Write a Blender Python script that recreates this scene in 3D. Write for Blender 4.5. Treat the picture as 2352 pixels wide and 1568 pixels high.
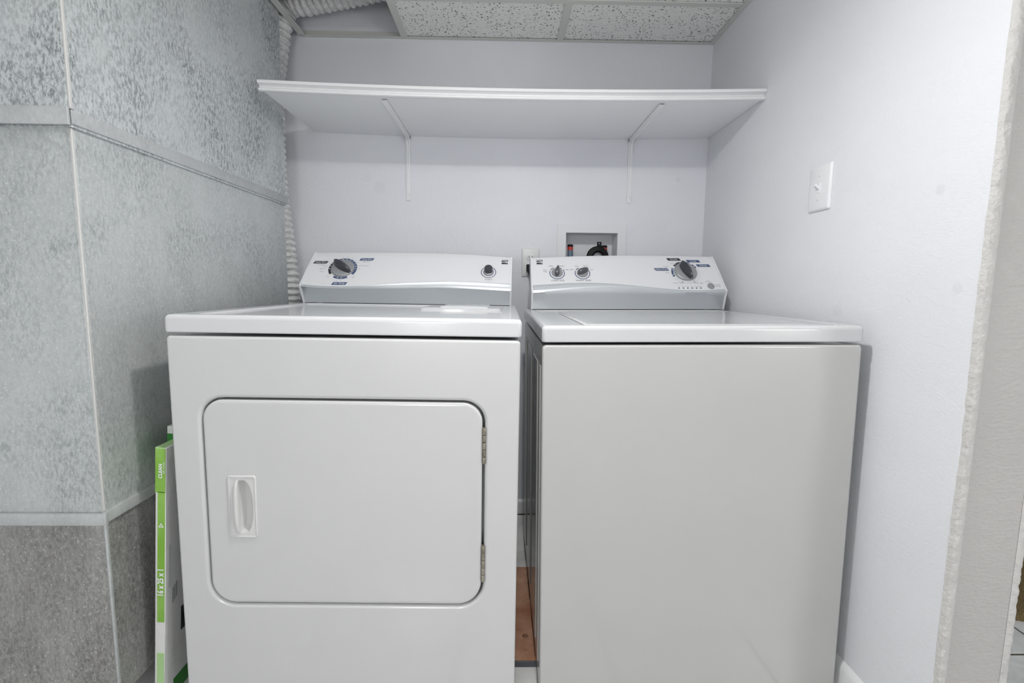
import bpy, bmesh, math, random
import numpy as np
from mathutils import Vector, Matrix, noise
from mathutils.geometry import tessellate_polygon
random.seed(7)
for o in list(bpy.data.objects): bpy.data.objects.remove(o)
S = bpy.context.scene; COL = S.collection
PI = math.pi; R = math.radians

# ------------------------------------------------------------ camera
cam_d = bpy.data.cameras.new('camera'); cam = bpy.data.objects.new('camera', cam_d); COL.objects.link(cam)
cam_d.sensor_width = 36; cam_d.lens = 36*1131.65/2352; cam_d.clip_start = .01
PITCH, YAW, ROLL = .1141, .018, .0106
cam.matrix_world = (Matrix.Translation((0, 0, .9807)) @ Matrix.Rotation(-YAW, 4, 'Z')
                    @ Matrix.Rotation(PI/2-PITCH, 4, 'X') @ Matrix.Rotation(ROLL, 4, 'Z'))
S.camera = cam
# ------------------------------------------------------------ light
S.view_settings.view_transform = 'Standard'; S.view_settings.look = 'None'
S.view_settings.gamma = 1; S.view_settings.use_curve_mapping = False
S.view_settings.exposure = 0.25
W = bpy.data.worlds.new('world'); S.world = W; W.use_nodes = True
W.node_tree.nodes['Background'].inputs[0].default_value = (.8, .85, 1, 1)
W.node_tree.nodes['Background'].inputs[1].default_value = .3
ZC = 1.927
FILL_LAMPS = [((-.45, -.75), 17.0, 'at the open side of the room'),
         ((1.45, -.35), 14.0, 'right of the alcove wall')]     # unseen globe lamps added behind the camera as ambient fill
GR, GZ = .15, .95
CAN = ((.055, .74, 1.795), 7.2, 2.6)      # small surface-mounted can light in front of the machines
l = bpy.data.lights.new('can_light_lamp', 'AREA'); l.shape = 'DISK'; l.size = .085; l.energy = CAN[1]; l.color = (1, .985, .965)
o = bpy.data.objects.new('can_light_lamp', l); COL.objects.link(o); o.location = (CAN[0][0], CAN[0][1], CAN[0][2]-.040)

# ------------------------------------------------------------ materials
def mat(name, col, rough=.5, metal=0, coat=0, spec=.5):
    m = bpy.data.materials.new(name); m.use_nodes = True
    b = m.node_tree.nodes['Principled BSDF']
    b.inputs['Base Color'].default_value = (*col, 1); b.inputs['Roughness'].default_value = rough
    b.inputs['Metallic'].default_value = metal; b.inputs['Coat Weight'].default_value = coat
    b.inputs['Coat Roughness'].default_value = .08
    b.inputs['Specular IOR Level'].default_value = spec
    return m
class NT:
    def __init__(s, m): s.t = m.node_tree; s.b = s.t.nodes['Principled BSDF']
    def n(s, typ, **kw):
        x = s.t.nodes.new(typ)
        for k, v in kw.items():
            if k.startswith('i_'): x.inputs[k[2:].replace('_', ' ')].default_value = v
            else: setattr(x, k, v)
        return x
    def l(s, a, b): s.t.links.new(a, b)
    def pos(s, scale=(1, 1, 1), obj=False):
        g = s.n('ShaderNodeTexCoord').outputs['Object'] if obj else s.n('ShaderNodeNewGeometry').outputs['Position']
        mp = s.n('ShaderNodeMapping'); mp.inputs['Scale'].default_value = scale
        s.l(g, mp.inputs[0]); return mp.outputs[0]
    def noise(s, vec, scale, detail=4, rough=.55, dist=0):
        x = s.n('ShaderNodeTexNoise'); x.inputs['Scale'].default_value = scale; x.inputs['Detail'].default_value = detail
        x.inputs['Roughness'].default_value = rough; x.inputs['Distortion'].default_value = dist
        s.l(vec, x.inputs['Vector']); return x.outputs[0]
    def ramp(s, f, stops):
        x = s.n('ShaderNodeValToRGB'); e = x.color_ramp.elements
        while len(e) < len(stops): e.new(.5)
        for i, (p, c) in enumerate(stops):
            e[i].position = p; e[i].color = (*c, 1) if isinstance(c, tuple) else (c, c, c, 1)
        s.l(f, x.inputs[0]); return x.outputs[0]
    def math(s, op, a, b=None):
        x = s.n('ShaderNodeMath', operation=op)
        for i, v in enumerate((a, b)):
            if v is None: continue
            if isinstance(v, (int, float)): x.inputs[i].default_value = v
            else: s.l(v, x.inputs[i])
        return x.outputs[0]
    def mix(s, f, a, b, bt='MIX'):
        x = s.n('ShaderNodeMix', data_type='RGBA', blend_type=bt)
        for i, v in ((0, f), (6, a), (7, b)):
            if isinstance(v, (int, float)): x.inputs[i].default_value = v
            elif isinstance(v, tuple): x.inputs[i].default_value = (*v, 1)
            else: s.l(v, x.inputs[i])
        return x.outputs[2]
    def bump(s, h, strength, dist=.01):
        x = s.n('ShaderNodeBump'); x.inputs['Strength'].default_value = strength; x.inputs['Distance'].default_value = dist
        s.l(h, x.inputs['Height']); s.l(x.outputs[0], s.b.inputs['Normal'])
    def col(s, c): s.l(c, s.b.inputs['Base Color'])
    def rough(s, c): s.l(c, s.b.inputs['Roughness'])

def wall_mat(name, col, spots=(), bump=.25, scale=(1, 1, 1)):
    m = mat(name, col, .6); t = NT(m); p = t.pos(scale)
    c = t.mix(t.ramp(t.noise(p, 3.5, 3), [(.35, 0.), (.7, 1.)]), col, tuple(v*.965 for v in col))
    for (x, y, z, r, k) in spots:
        d = t.n('ShaderNodeVectorMath', operation='DISTANCE'); d.inputs[1].default_value = (x, y, z)
        t.l(t.n('ShaderNodeNewGeometry').outputs['Position'], d.inputs[0])
        f = t.ramp(t.math('DIVIDE', d.outputs['Value'], r), [(.6, 1.), (1., 0.)])
        c = t.mix(t.math('MULTIPLY', f, k), c, tuple(v*.72 for v in col))
    t.col(c)
    h = t.math('ADD', t.noise(p, 130, 3, .5), t.math('MULTIPLY', t.noise(p, 45, 2), .8))
    t.bump(h, bump, .004)
    return m
M = {}
M['wall'] = wall_mat('white_wall_paint', (.81, .828, .875),
    [(.8145, .9336, 1.1664, .014, .35), (.8145, .877, .983, .014, .3), (-.50, 2.04, 1.365, .03, .14), (-.55, 2.04, 1.40, .02, .08),
     (.70, 2.04, 1.41, .012, .2), (.8145, 1.085, .93, .012, .2), (.8145, .90, 1.43, .012, .15)])
M['wall_rough'] = wall_mat('white_textured_wall_paint', (.785, .80, .835),
    [(.8145, .9336, 1.1664, .0125, .28), (.8145, .877, .983, .0125, .22), (.8145, 1.19, .925, .02, .15)], bump=.22, scale=(1, 1, 1.6))
M['jamb'] = wall_mat('warm_grey_jamb_paint', (.50, .488, .475), bump=.55, scale=(.6, 1, 1.3))
M['bead'] = wall_mat('rough_corner_plaster', (.60, .59, .575), bump=.8)
M['trim'] = mat('white_trim_paint', (.82, .83, .84), .35)
M['shelf'] = mat('shelf_white_paint', (.88, .895, .915), .38)
M['tee'] = mat('ceiling_grid_white', (.68, .69, .66), .45)
# acoustic tile with fissures
m = mat('acoustic_ceiling_tile', (.74, .74, .73), .9); t = NT(m); p = t.pos()
wob = t.n('ShaderNodeVectorMath', operation='ADD'); t.l(p, wob.inputs[0])
nz = t.n('ShaderNodeTexNoise'); nz.inputs['Scale'].default_value = 55; t.l(p, nz.inputs['Vector'])
sc = t.n('ShaderNodeVectorMath', operation='SCALE'); sc.inputs['Scale'].default_value = .016
t.l(nz.outputs[1], sc.inputs[0]); t.l(sc.outputs[0], wob.inputs[1])
def pits(scale, lim, keep):
    v = t.n('ShaderNodeTexVoronoi'); v.inputs['Scale'].default_value = scale; t.l(wob.outputs[0], v.inputs['Vector'])
    k = t.n('ShaderNodeSeparateColor'); t.l(v.outputs['Color'], k.inputs[0])
    return t.math('MULTIPLY', t.math('LESS_THAN', v.outputs['Distance'], lim), t.math('GREATER_THAN', k.outputs[0], keep))
f = t.math('MAXIMUM', pits(92, .26, .25), t.math('MULTIPLY', pits(150, .26, .3), .5))
t.col(t.mix(f, (.95, .95, .93), (.16, .16, .15)))
t.bump(t.math('SUBTRACT', 1., f), .6, .003)
M['tile'] = m
# galvanised sheet
def galv(name, tint, dark, speck, rough, fleck, patch=(.40, .62), metal=.45):
    m = mat(name, tint, rough, metal); t = NT(m); p = t.pos(); q = t.pos((1, 1, .3)); d = t.pos((1, 1.5, 1.5))
    mr = t.n('ShaderNodeMapping'); mr.inputs['Rotation'].default_value = (R(35), R(35), 0); mr.inputs['Scale'].default_value = (1.6, 1.6, .7)
    t.l(t.n('ShaderNodeNewGeometry').outputs['Position'], mr.inputs[0])
    a = t.ramp(t.noise(mr.outputs[0], 105, 4, .75), [(.44, 0.), (.60, 1.)])
    b = t.ramp(t.noise(p, 4.2, 5, .65, .8), [(patch[0], 0.), (patch[1], 1.)])
    v = t.n('ShaderNodeTexVoronoi'); v.inputs['Scale'].default_value = 150; t.l(p, v.inputs['Vector'])
    vv = t.n('ShaderNodeSeparateColor'); t.l(v.outputs['Color'], vv.inputs[0])
    c = t.mix(t.math('MULTIPLY', t.math('MULTIPLY', a, t.math('ADD', t.math('MULTIPLY', b, .75), .25)), speck), tint, dark)
    c = t.mix(t.math('MULTIPLY', vv.outputs[0], .25), c, tuple(x*.75 for x in tint))
    st = t.ramp(t.noise(q, 16, 4, .6), [(.42, 0.), (.75, 1.)])
    c = t.mix(t.math('MULTIPLY', st, .22), c, (.82, .85, .85))
    w = t.ramp(t.noise(p, 210, 2, .5), [(.62, 0.), (.68, 1.)])
    c = t.mix(t.math('MULTIPLY', w, fleck), c, (.92, .94, .94))
    t.col(c); t.rough(t.math('ADD', t.math('MULTIPLY', vv.outputs[1], .15), rough-.05))
    t.bump(t.noise(p, 140, 3), .12, .002)
    return m
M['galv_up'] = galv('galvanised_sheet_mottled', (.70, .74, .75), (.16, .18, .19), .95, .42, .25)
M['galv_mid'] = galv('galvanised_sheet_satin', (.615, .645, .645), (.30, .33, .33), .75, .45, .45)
M['galv_low'] = galv('galvanised_sheet_dark_flecked', (.37, .365, .35), (.17, .167, .16), .85, .48, .32, (.2, .6))  # darker, browner sheet with pale flecks for the lowest section
M['slip'] = galv('galvanised_slip_strip', (.56, .58, .585), (.40, .42, .425), .5, .42, .12)
# appliance
def enamel(name, col, rough=.22):
    m = mat(name, col, rough, 0, .4); t = NT(m); p = t.pos(obj=True)
    t.col(t.mix(t.ramp(t.noise(p, 6, 3), [(.4, 0.), (.7, 1.)]), col, tuple(v*.985 for v in col)))
    return m
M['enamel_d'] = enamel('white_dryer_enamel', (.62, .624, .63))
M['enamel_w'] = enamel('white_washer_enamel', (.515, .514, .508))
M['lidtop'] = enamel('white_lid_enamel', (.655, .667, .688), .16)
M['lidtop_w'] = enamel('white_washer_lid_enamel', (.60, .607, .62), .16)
M['plastic'] = mat('white_console_plastic', (.74, .75, .775), .3)
M['handle'] = mat('white_handle_plastic', (.68, .68, .68), .35)
m = mat('satin_silver_plastic', (.60, .63, .66), .3, .6); M['silver'] = m
M['kgrey'] = mat('grey_knob_plastic', (.34, .35, .365), .35, .35)
M['kdark'] = mat('slate_grip_plastic', (.05, .056, .068), .28, .15)
M['kmid'] = mat('grey_grip_plastic', (.10, .105, .12), .28, .15)
M['blue'] = mat('slate_blue_print', (.06, .095, .19), .5)
M['black'] = mat('black_print', (.025, .026, .03), .5)
M['grey'] = mat('grey_print', (.17, .175, .19), .5)
M['lgrey'] = mat('pale_grey_print', (.33, .335, .35), .5)
M['white'] = mat('white_print', (.85, .87, .9), .5)
M['rubber'] = mat('black_rubber', (.008, .008, .009), .5, 0, 0, .2)
M['hole'] = mat('dark_slot', (.01, .01, .01), .8)
M['brass'] = galv('tarnished_hinge_steel', (.34, .31, .25), (.08, .07, .055), .9, .4, .1)
M['plate'] = mat('ivory_white_device_plate', (.74, .75, .75), .35)
M['wplate'] = mat('white_device_plate', (.80, .81, .83), .35)
M['boxp'] = mat('white_outlet_box_plastic', (.80, .812, .838), .45)
M['red'] = mat('red_band', (.55, .05, .035), .4); M['bluegrey'] = mat('slate_label', (.14, .2, .27), .35, .2)
M['copper'] = mat('copper_tube', (.55, .26, .14), .3, .9)
m = mat('crumpled_foil_hose', (.80, .80, .79), .4, .35); t = NT(m); p = t.pos()
n1 = t.noise(p, 70, 4, .65)
t.col(t.mix(t.ramp(t.noise(p, 55, 5, .7), [(.35, 0.), (.62, 1.)]), (.70, .70, .69), (.93, .93, .92)))
t.bump(n1, .6, .008); M['foil'] = m
m = mat('green_card', (.22, .47, .05), .45); t = NT(m); p = t.pos()
t.col(t.mix(t.ramp(t.noise(p, 18, 3), [(.4, 0.), (.7, 1.)]), (.22, .46, .05), (.30, .55, .12))); M['green'] = m
M['lgreen'] = mat('pale_green_card', (.42, .66, .30), .5)
M['dgreen'] = mat('dark_green_card', (.03, .22, .03), .45)
m = mat('white_shrink_wrapped_card', (.78, .79, .78), .3, 0, .3); t = NT(m); p = t.pos()
t.bump(t.noise(p, 40, 3), .3, .006); M['card'] = m
m = mat('reddish_brown_board', (.3, .14, .08), .55); t = NT(m); p = t.pos()
c = t.mix(t.ramp(t.noise(p, 9, 6, .65), [(.35, 0.), (.68, 1.)]), (.34, .15, .085), (.58, .36, .25))
c = t.mix(t.ramp(t.noise(p, 28, 4, .6), [(.6, 0.), (.72, .6)]), c, (.14, .045, .025))
t.col(c); M['board'] = m
m = mat('white_floor_tile', (.72, .72, .70), .28); t = NT(m); p = t.pos()
t.col(t.mix(t.ramp(t.noise(p, 7, 5, .6, 1.2), [(.42, 0.), (.66, 1.)]), (.84, .845, .83), (.66, .67, .66))); M['floor'] = m
M['grout'] = mat('dark_olive_grout', (.06, .05, .025), .9)
m = mat('brown_coir_mat', (.25, .17, .06), .95); t = NT(m); p = t.pos()
t.col(t.mix(t.noise(p, 220, 3), (.12, .075, .02), (.42, .31, .14))); t.bump(t.noise(p, 260, 2), 1., .01); M['coir'] = m
m = mat('lamp_diffuser', (.9, .9, .9), .5); b = m.node_tree.nodes['Principled BSDF']
b.inputs['Emission Color'].default_value = (1, .98, .96, 1); b.inputs['Emission Strength'].default_value = 3; M['diff'] = m

# ------------------------------------------------------------ mesh helpers
class MB:
    def __init__(s): s.v = []; s.f = []
    def add(s, vs, fs):
        k = len(s.v); s.v += [tuple(x) for x in vs]; s.f += [tuple(i+k for i in q) for q in fs]; return s
    def loft(s, loops, closed=True, cap0=False, cap1=False):
        n = len(loops[0]); vs = [p for L in loops for p in L]; fs = []
        for j in range(len(loops)-1):
            for i in range(n if closed else n-1):
                a, b = j*n+i, j*n+(i+1) % n
                fs.append((a, b, b+n, a+n))
        if cap0: fs.append(tuple(range(n))[::-1])
        if cap1: fs.append(tuple(range((len(loops)-1)*n, len(loops)*n)))
        return s.add(vs, fs)
    def box(s, x0, x1, y0, y1, z0, z1, bev=0, seg=2):
        bm = bmesh.new(); bmesh.ops.create_cube(bm, size=1)
        for v in bm.verts: v.co = ((x0+x1)/2+v.co.x*(x1-x0), (y0+y1)/2+v.co.y*(y1-y0), (z0+z1)/2+v.co.z*(z1-z0))
        if bev: bmesh.ops.bevel(bm, geom=bm.edges[:], offset=bev, segments=seg, profile=.5, affect='EDGES', clamp_overlap=True)
        return s.bm(bm)
    def bm(s, bm, free=True):
        bm.verts.index_update()
        s.add([v.co for v in bm.verts], [[v.index for v in f.verts] for f in bm.faces])
        if free: bm.free()
        return s
    def tess(s, loops):   # planar face with holes, loops of 3D points
        tri = tessellate_polygon([[Vector(p) for p in L] for L in loops])
        return s.add([p for L in loops for p in L], tri)
    def lathe(s, prof, n=32, c=(0, 0)):   # about z: (r, z)
        loops = [[(c[0]+r*math.cos(2*PI*i/n), c[1]+r*math.sin(2*PI*i/n), z) for i in range(n)] for r, z in prof]
        return s.loft(loops, cap0=prof[0][0] > 1e-6, cap1=prof[-1][0] > 1e-6)
    def tube(s, pts, rad, n=10, cap=True):
        pts = [Vector(p) for p in pts]; loops = []; up = Vector((0, 0, 1))
        prev = None
        for i, p in enumerate(pts):
            d = (pts[min(i+1, len(pts)-1)]-pts[max(i-1, 0)]).normalized()
            if prev is None:
                prev = d.cross(up if abs(d.z) < .9 else Vector((0, 1, 0))).normalized()
            a = (prev-d*prev.dot(d)).normalized(); b = d.cross(a); prev = a
            r = rad[i] if hasattr(rad, '__len__') else rad
            loops.append([p+a*r*math.cos(2*PI*k/n)+b*r*math.sin(2*PI*k/n) for k in range(n)])
        return s.loft(loops, cap0=cap, cap1=cap)
    def xf(s, mtx): s.v = [tuple(mtx @ Vector(p)) for p in s.v]; return s
    def merge(s, o): return s.add(o.v, o.f)
    def build(s, name, m, parent=None, loc=(0, 0, 0), rot=(0, 0, 0), smooth=40, wn=False):
        me = bpy.data.meshes.new(name); me.from_pydata(s.v, [], s.f); me.update()
        bm = bmesh.new(); bm.from_mesh(me); bmesh.ops.remove_doubles(bm, verts=bm.verts, dist=1e-6)
        bmesh.ops.recalc_face_normals(bm, faces=bm.faces); bm.to_mesh(me); bm.free()
        if smooth:
            me.polygons.foreach_set('use_smooth', [True]*len(me.polygons)); me.set_sharp_from_angle(angle=R(smooth))
        o = bpy.data.objects.new(name, me); COL.objects.link(o)
        me.materials.append(M[m]); o.parent = parent; o.location = loc; o.rotation_euler = rot
        if wn:
            w = o.modifiers.new('weighted', 'WEIGHTED_NORMAL'); w.keep_sharp = True; w.weight = 100
        return o
def rr(x0, x1, y0, y1, r, n=8):
    out = []
    rs = r if hasattr(r, '__len__') else (r,)*4          # lower-right, upper-right, upper-left, lower-left
    for k, (cx, cy, a) in enumerate(((x1-rs[0], y0+rs[0], -90), (x1-rs[1], y1-rs[1], 0), (x0+rs[2], y1-rs[2], 90), (x0+rs[3], y0+rs[3], 180))):
        for i in range(n+1):
            t_ = R(a+90*i/n); out.append((cx+rs[k]*math.cos(t_), cy+rs[k]*math.sin(t_)))
    return out
def xz(loop, y): return [(a, y, b) for a, b in loop]
def xy(loop, z): return [(a, b, z) for a, b in loop]
def empty(name, loc=(0, 0, 0), rot=(0, 0, 0)):
    o = bpy.data.objects.new(name, None); COL.objects.link(o); o.location = loc; o.rotation_euler = rot
    o.empty_display_size = .05; return o
def tag(o, label, cat=None, group=None, kind=None):
    o['label'] = label
    if cat: o['category'] = cat
    if group: o['group'] = group
    if kind: o['kind'] = kind
    return o
def struct(o): o['kind'] = 'structure'; return o
def text(s, size, x=0, y=0, ang=0, z=0, align='CENTER', sx=1, bold=0):
    cu = bpy.data.curves.new('t', 'FONT'); cu.body = s; cu.size = size; cu.align_x = align; cu.align_y = 'CENTER'
    cu.resolution_u = 3; cu.offset = bold
    ob = bpy.data.objects.new('t', cu); COL.objects.link(ob)
    dg = bpy.context.evaluated_depsgraph_get(); dg.update()
    me = bpy.data.meshes.new_from_object(ob.evaluated_get(dg))
    mb = MB(); mb.add([v.co for v in me.vertices], [list(p.vertices) for p in me.polygons])
    bpy.data.objects.remove(ob); bpy.data.curves.remove(cu); bpy.data.meshes.remove(me)
    return mb.xf(Matrix.Translation((x, y, z)) @ Matrix.Rotation(ang, 4, 'Z') @ Matrix.Diagonal((sx, 1, 1, 1)))
def arc(r0, r1, a0, a1, z=0, n=24):
    vs = []; fs = []
    for i in range(n+1):
        a = R(a0+(a1-a0)*i/n)
        vs += [(r0*math.cos(a), r0*math.sin(a), z), (r1*math.cos(a), r1*math.sin(a), z)]
        if i < n: fs.append((2*i, 2*i+1, 2*i+3, 2*i+2))
    return MB().add(vs, fs)
def disc(r, x=0, y=0, z=0, n=14):
    return MB().add([(x+r*math.cos(2*PI*i/n), y+r*math.sin(2*PI*i/n), z) for i in range(n)], [tuple(range(n))])

# ------------------------------------------------------------ the setting
XW, D, YE = .8145, 2.04, .83
X0, X1, Y0, ZT = -2.0, 2.6, -1.9, 2.32
fl = struct(MB().box(X0, X1, Y0, D, -.06, -.004).build('floor', 'grout'))
P = .406; tid = 0; tmesh = None
for i in range(-9, 4):
    for j in range(-8, 3):
        x0, y0 = 1.5062+i*P, 1.2102+j*P
        a, b, c, d = max(x0+.004, X0), min(x0+P-.004, X1), max(y0+.004, Y0), min(y0+P-.004, D)
        if b-a < .02 or d-c < .02: continue
        full = b-a > P-.009 and d-c > P-.009
        if full and tmesh:
            o = tmesh.copy(); COL.objects.link(o); o.location = (x0, y0, 0)
        elif full:
            o = tmesh = MB().box(.004, P-.004, .004, P-.004, -.02, 0, .0015, 1).build('floor_tile', 'floor', fl, (x0, y0, 0))
        else:
            o = MB().box(a, b, c, d, -.02, 0, .0015, 1).build('floor_tile', 'floor', fl)
# back wall with the recess of the laundry box
BX0, BX1, BZ0, BZ1, BD = .252, .462, 1.02, 1.1945, .085
mb = MB()
mb.tess([[(X0, D, 0), (X1, D, 0), (X1, D, ZT), (X0, D, ZT)], [(BX0-.004, D, BZ0-.004), (BX1+.004, D, BZ0-.004), (BX1+.004, D, BZ1+.004), (BX0-.004, D, BZ1+.004)]])
mb.box(X0, X1, D+.1, D+.12, 0, ZT)
for a, b, c, d in ((X0, X1, 0, .02), (X0, X1, ZT-.02, ZT)): mb.box(a, b, D+.001, D+.1, c, d)
struct(mb.build('wall_back', 'wall', smooth=0))
struct(MB().box(XW, .949, YE+.006, D, 0, ZT, .001, 1).build('wall_right', 'wall_rough', smooth=0))
struct(MB().box(X0-.1, X0, Y0, D, 0, ZT).build('wall_left', 'wall', smooth=0))
struct(MB().box(X1, X1+.1, Y0, D, 0, ZT).build('wall_far_right', 'wall', smooth=0))
struct(MB().box(X0, X1, Y0-.1, Y0, 0, ZT).build('wall_front', 'wall', smooth=0))
struct(MB().box(X0, X1, Y0, D, ZT, ZT+.05).build('ceiling_deck', 'wall', smooth=0))
# jamb: end face of the right wall with rough beads along both corners
jamb = struct(MB().box(XW+.012, .949-.008, YE, YE+.006, 0, ZC-.004).build('trim_1', 'jamb', smooth=0))
def bead(xa, xb, seed, out):
    mb = MB(); nz_, nx = 420, 8; vs = []; fs = []
    for j in range(nz_+1):
        z = (ZC-.004)*j/nz_
        wob_ = .0025*noise.noise((seed, 0, z*6))+.0014*noise.noise((seed, 3, z*45))
        for i in range(nx+1):
            k = i/nx; x = xa+(xb-xa)*k
            h = .0032*math.sin(PI*min(max(k, .0), 1))**.5 + .0022*noise.noise((x*60, seed, z*70))+.0016*noise.noise((x*160, seed+5, z*160))
            if i in (0, nx): h = -.006 if (i == 0) == out else .0004
            e = wob_*(1-k if out else k)
            vs.append((x+e, YE-h, z))
    for j in range(nz_):
        for i in range(nx):
            a = j*(nx+1)+i; fs.append((a, a+1, a+nx+2, a+nx+1))
    o = mb.add(vs, fs).build('corner_bead', 'bead', jamb, smooth=60); o['label'] = 'lumpy plastered corner edge'
bead(XW-.0005, XW+.018, 1.3, True); bead(.949-.014, .9495, 7.7, False)
# baseboards
def baseboard(name, pts, h, th):
    # profile extruded along a straight run; pts: start, end, inward normal
    (ax, ay), (bx, by), (nx, ny) = pts
    prof = [(0, 0), (th, 0), (th, h-.018), (th*.8, h-.01), (th*.45, h-.003), (0, h)]
    struct(MB().loft([[(x+nx*d_, y+ny*d_, z) for d_, z in prof] for x, y in ((ax, ay), (bx, by))], cap0=True, cap1=True).build(name, 'trim', smooth=30))
baseboard('baseboard_back', ((-.8, D), (XW-.0125, D), (0, -1)), .062, .012)
baseboard('baseboard_right', ((XW, YE+.06), (XW, D-.0005), (-1, 0)), .104, .012)
# suspended ceiling
ce = empty('ceiling', (0, 0, 0)); struct(ce)
def tile(a, b, c, d):
    MB().box(a+.003, b-.003, c+.003, d-.003, ZC+.001, ZC+.016, .0008, 1).build('ceiling_tile', 'tile', ce, smooth=0)
def tee(a, b, c, d, alongx):
    mb = MB().box(a, b, c, d, ZC-.0035, ZC, .0008, 1)
    if alongx: mb.box(a, b, (c+d)/2-.001, (c+d)/2+.001, ZC, ZC+.014)
    else: mb.box((a+b)/2-.001, (a+b)/2+.001, c, d, ZC, ZC+.014)
    mb.build('grid_tee', 'tee', ce, smooth=0)
TY = 1.770; HW = .0125
tile(-.387, .2115, TY, D); tile(.2115, XW, TY, D); 
tee(-.805, XW-.0195, TY-HW-.004, TY+HW-.004, True)
for x in (-.782, -.391, .2115): tee(x-HW, x+HW, TY+HW-.0035, D-.0195, False)
cols = [-2.0, -1.61, -1.0, -.391, .2115, XW, 1.424, 2.034, 2.6]
rows = [TY-.006-.61*k for k in range(0, 7)]+[Y0]
for j in range(len(rows)-1):
    for i in range(len(cols)-1):
        a, b, c, d = cols[i], cols[i+1], rows[j+1], rows[j]
        if a < -.805 and b <= -.39 and d > .95: 
            if i == 2: tile(-.80, b, c, d)
            continue
        if i == 5 and d > YE: a = .955
        if d-c < .03: continue
        tile(a, b, c, d)
for y in rows[1:-1]: tee(-1.99 if y < .95 else -.8, 2.59 if y < YE else XW-.0195, y-HW, y+HW, True)
for x in (-.391, .2115): tee(x-HW, x+HW, Y0+.01, TY-HW-.006, False)
for x in (-1.61, -1.0): tee(x-HW, x+HW, Y0+.01, .94, False)
for x in (1.424, 2.034): tee(x-HW, x+HW, Y0+.01, D-.001, False)
def angle(name, a, b, nrm):
    (ax, ay), (bx, by), (nx, ny) = a, b, nrm
    mb = MB()
    for d0, d1, z0, z1 in ((0, .0012, ZC-.0035, ZC+.022), (0, .019, ZC-.0036, ZC-.002)):
        mb.box(min(ax, bx, ax+nx*d1), max(ax, bx, ax+nx*d1, ) if nx >= 0 else max(ax, bx), min(ay, by, ay+ny*d1), max(ay, by), z0, z1)
    mb.build('wall_angle', 'tee', ce, smooth=0)
angle('', (-.782, D), (XW, D), (0, -1)); angle('', (XW, YE+.01), (XW, D-.02), (-1, 0))
# tiles right of the alcove wall
tile(.955, 1.424, TY, D); tile(1.424, 2.034, TY, D); tile(2.034, 2.6, TY, D)
# globe lamps added for fill, and the ceiling can light
for (x, y), e, where in FILL_LAMPS:
    L = tag(empty('fill_lamp', (x, y, 0)), 'unseen fill lamp added as a glowing globe on a pole '+where, 'lamp', 'added globe fill lamps')
    MB().lathe([(0, 0), (.13, 0), (.13, .012), (.10, .022), (.018, .03), (0, .03)], 36).build('base', 'plate', L)
    MB().lathe([(0, .028), (.012, .028), (.012, GZ-GR-.04), (.035, GZ-GR-.03), (.05, GZ-GR+.008), (0, GZ-GR+.012)], 24).build('pole', 'plate', L)
    m = mat('fill_globe_glow', (.9, .9, .9), .5); q = m.node_tree.nodes['Principled BSDF']
    q.inputs['Emission Color'].default_value = (1, .985, .965, 1); q.inputs['Emission Strength'].default_value = e/(PI*4*PI*GR**2); M['globe'] = m
    MB().lathe([(GR*math.cos(R(a)), GZ+GR*math.sin(R(a))) for a in range(-70, 89, 8)]+[(0, GZ+GR)], 40).build('globe', 'globe', L, smooth=60)
(bx, by, bz), _, dome_w = CAN
L = tag(empty('can_light', (bx, by, ZC)), 'short white surface-mounted can light on the ceiling over the machines', 'lamp')
k = bz-ZC
MB().lathe([(0, 0), (.068, 0), (.068, -.006), (.056, -.010), (.056, k+.002), (.0545, k), (.0485, k), (.0485, k+.004), (0, k+.004)], 40).build('housing', 'plate', L)
m = mat('frosted_dome_glass', (.9, .9, .9), .5); q = m.node_tree.nodes['Principled BSDF']
q.inputs['Emission Color'].default_value = (1, .985, .965, 1); q.inputs['Emission Strength'].default_value = dome_w/(PI*2*PI*.04**2); M['dome'] = m
MB().lathe([(0, k-.0385)]+[(.046*math.cos(R(a)), k-.0385*math.sin(R(a))) for a in range(80, -1, -10)], 32).build('diffuser', 'dome', L, smooth=60)

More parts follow.
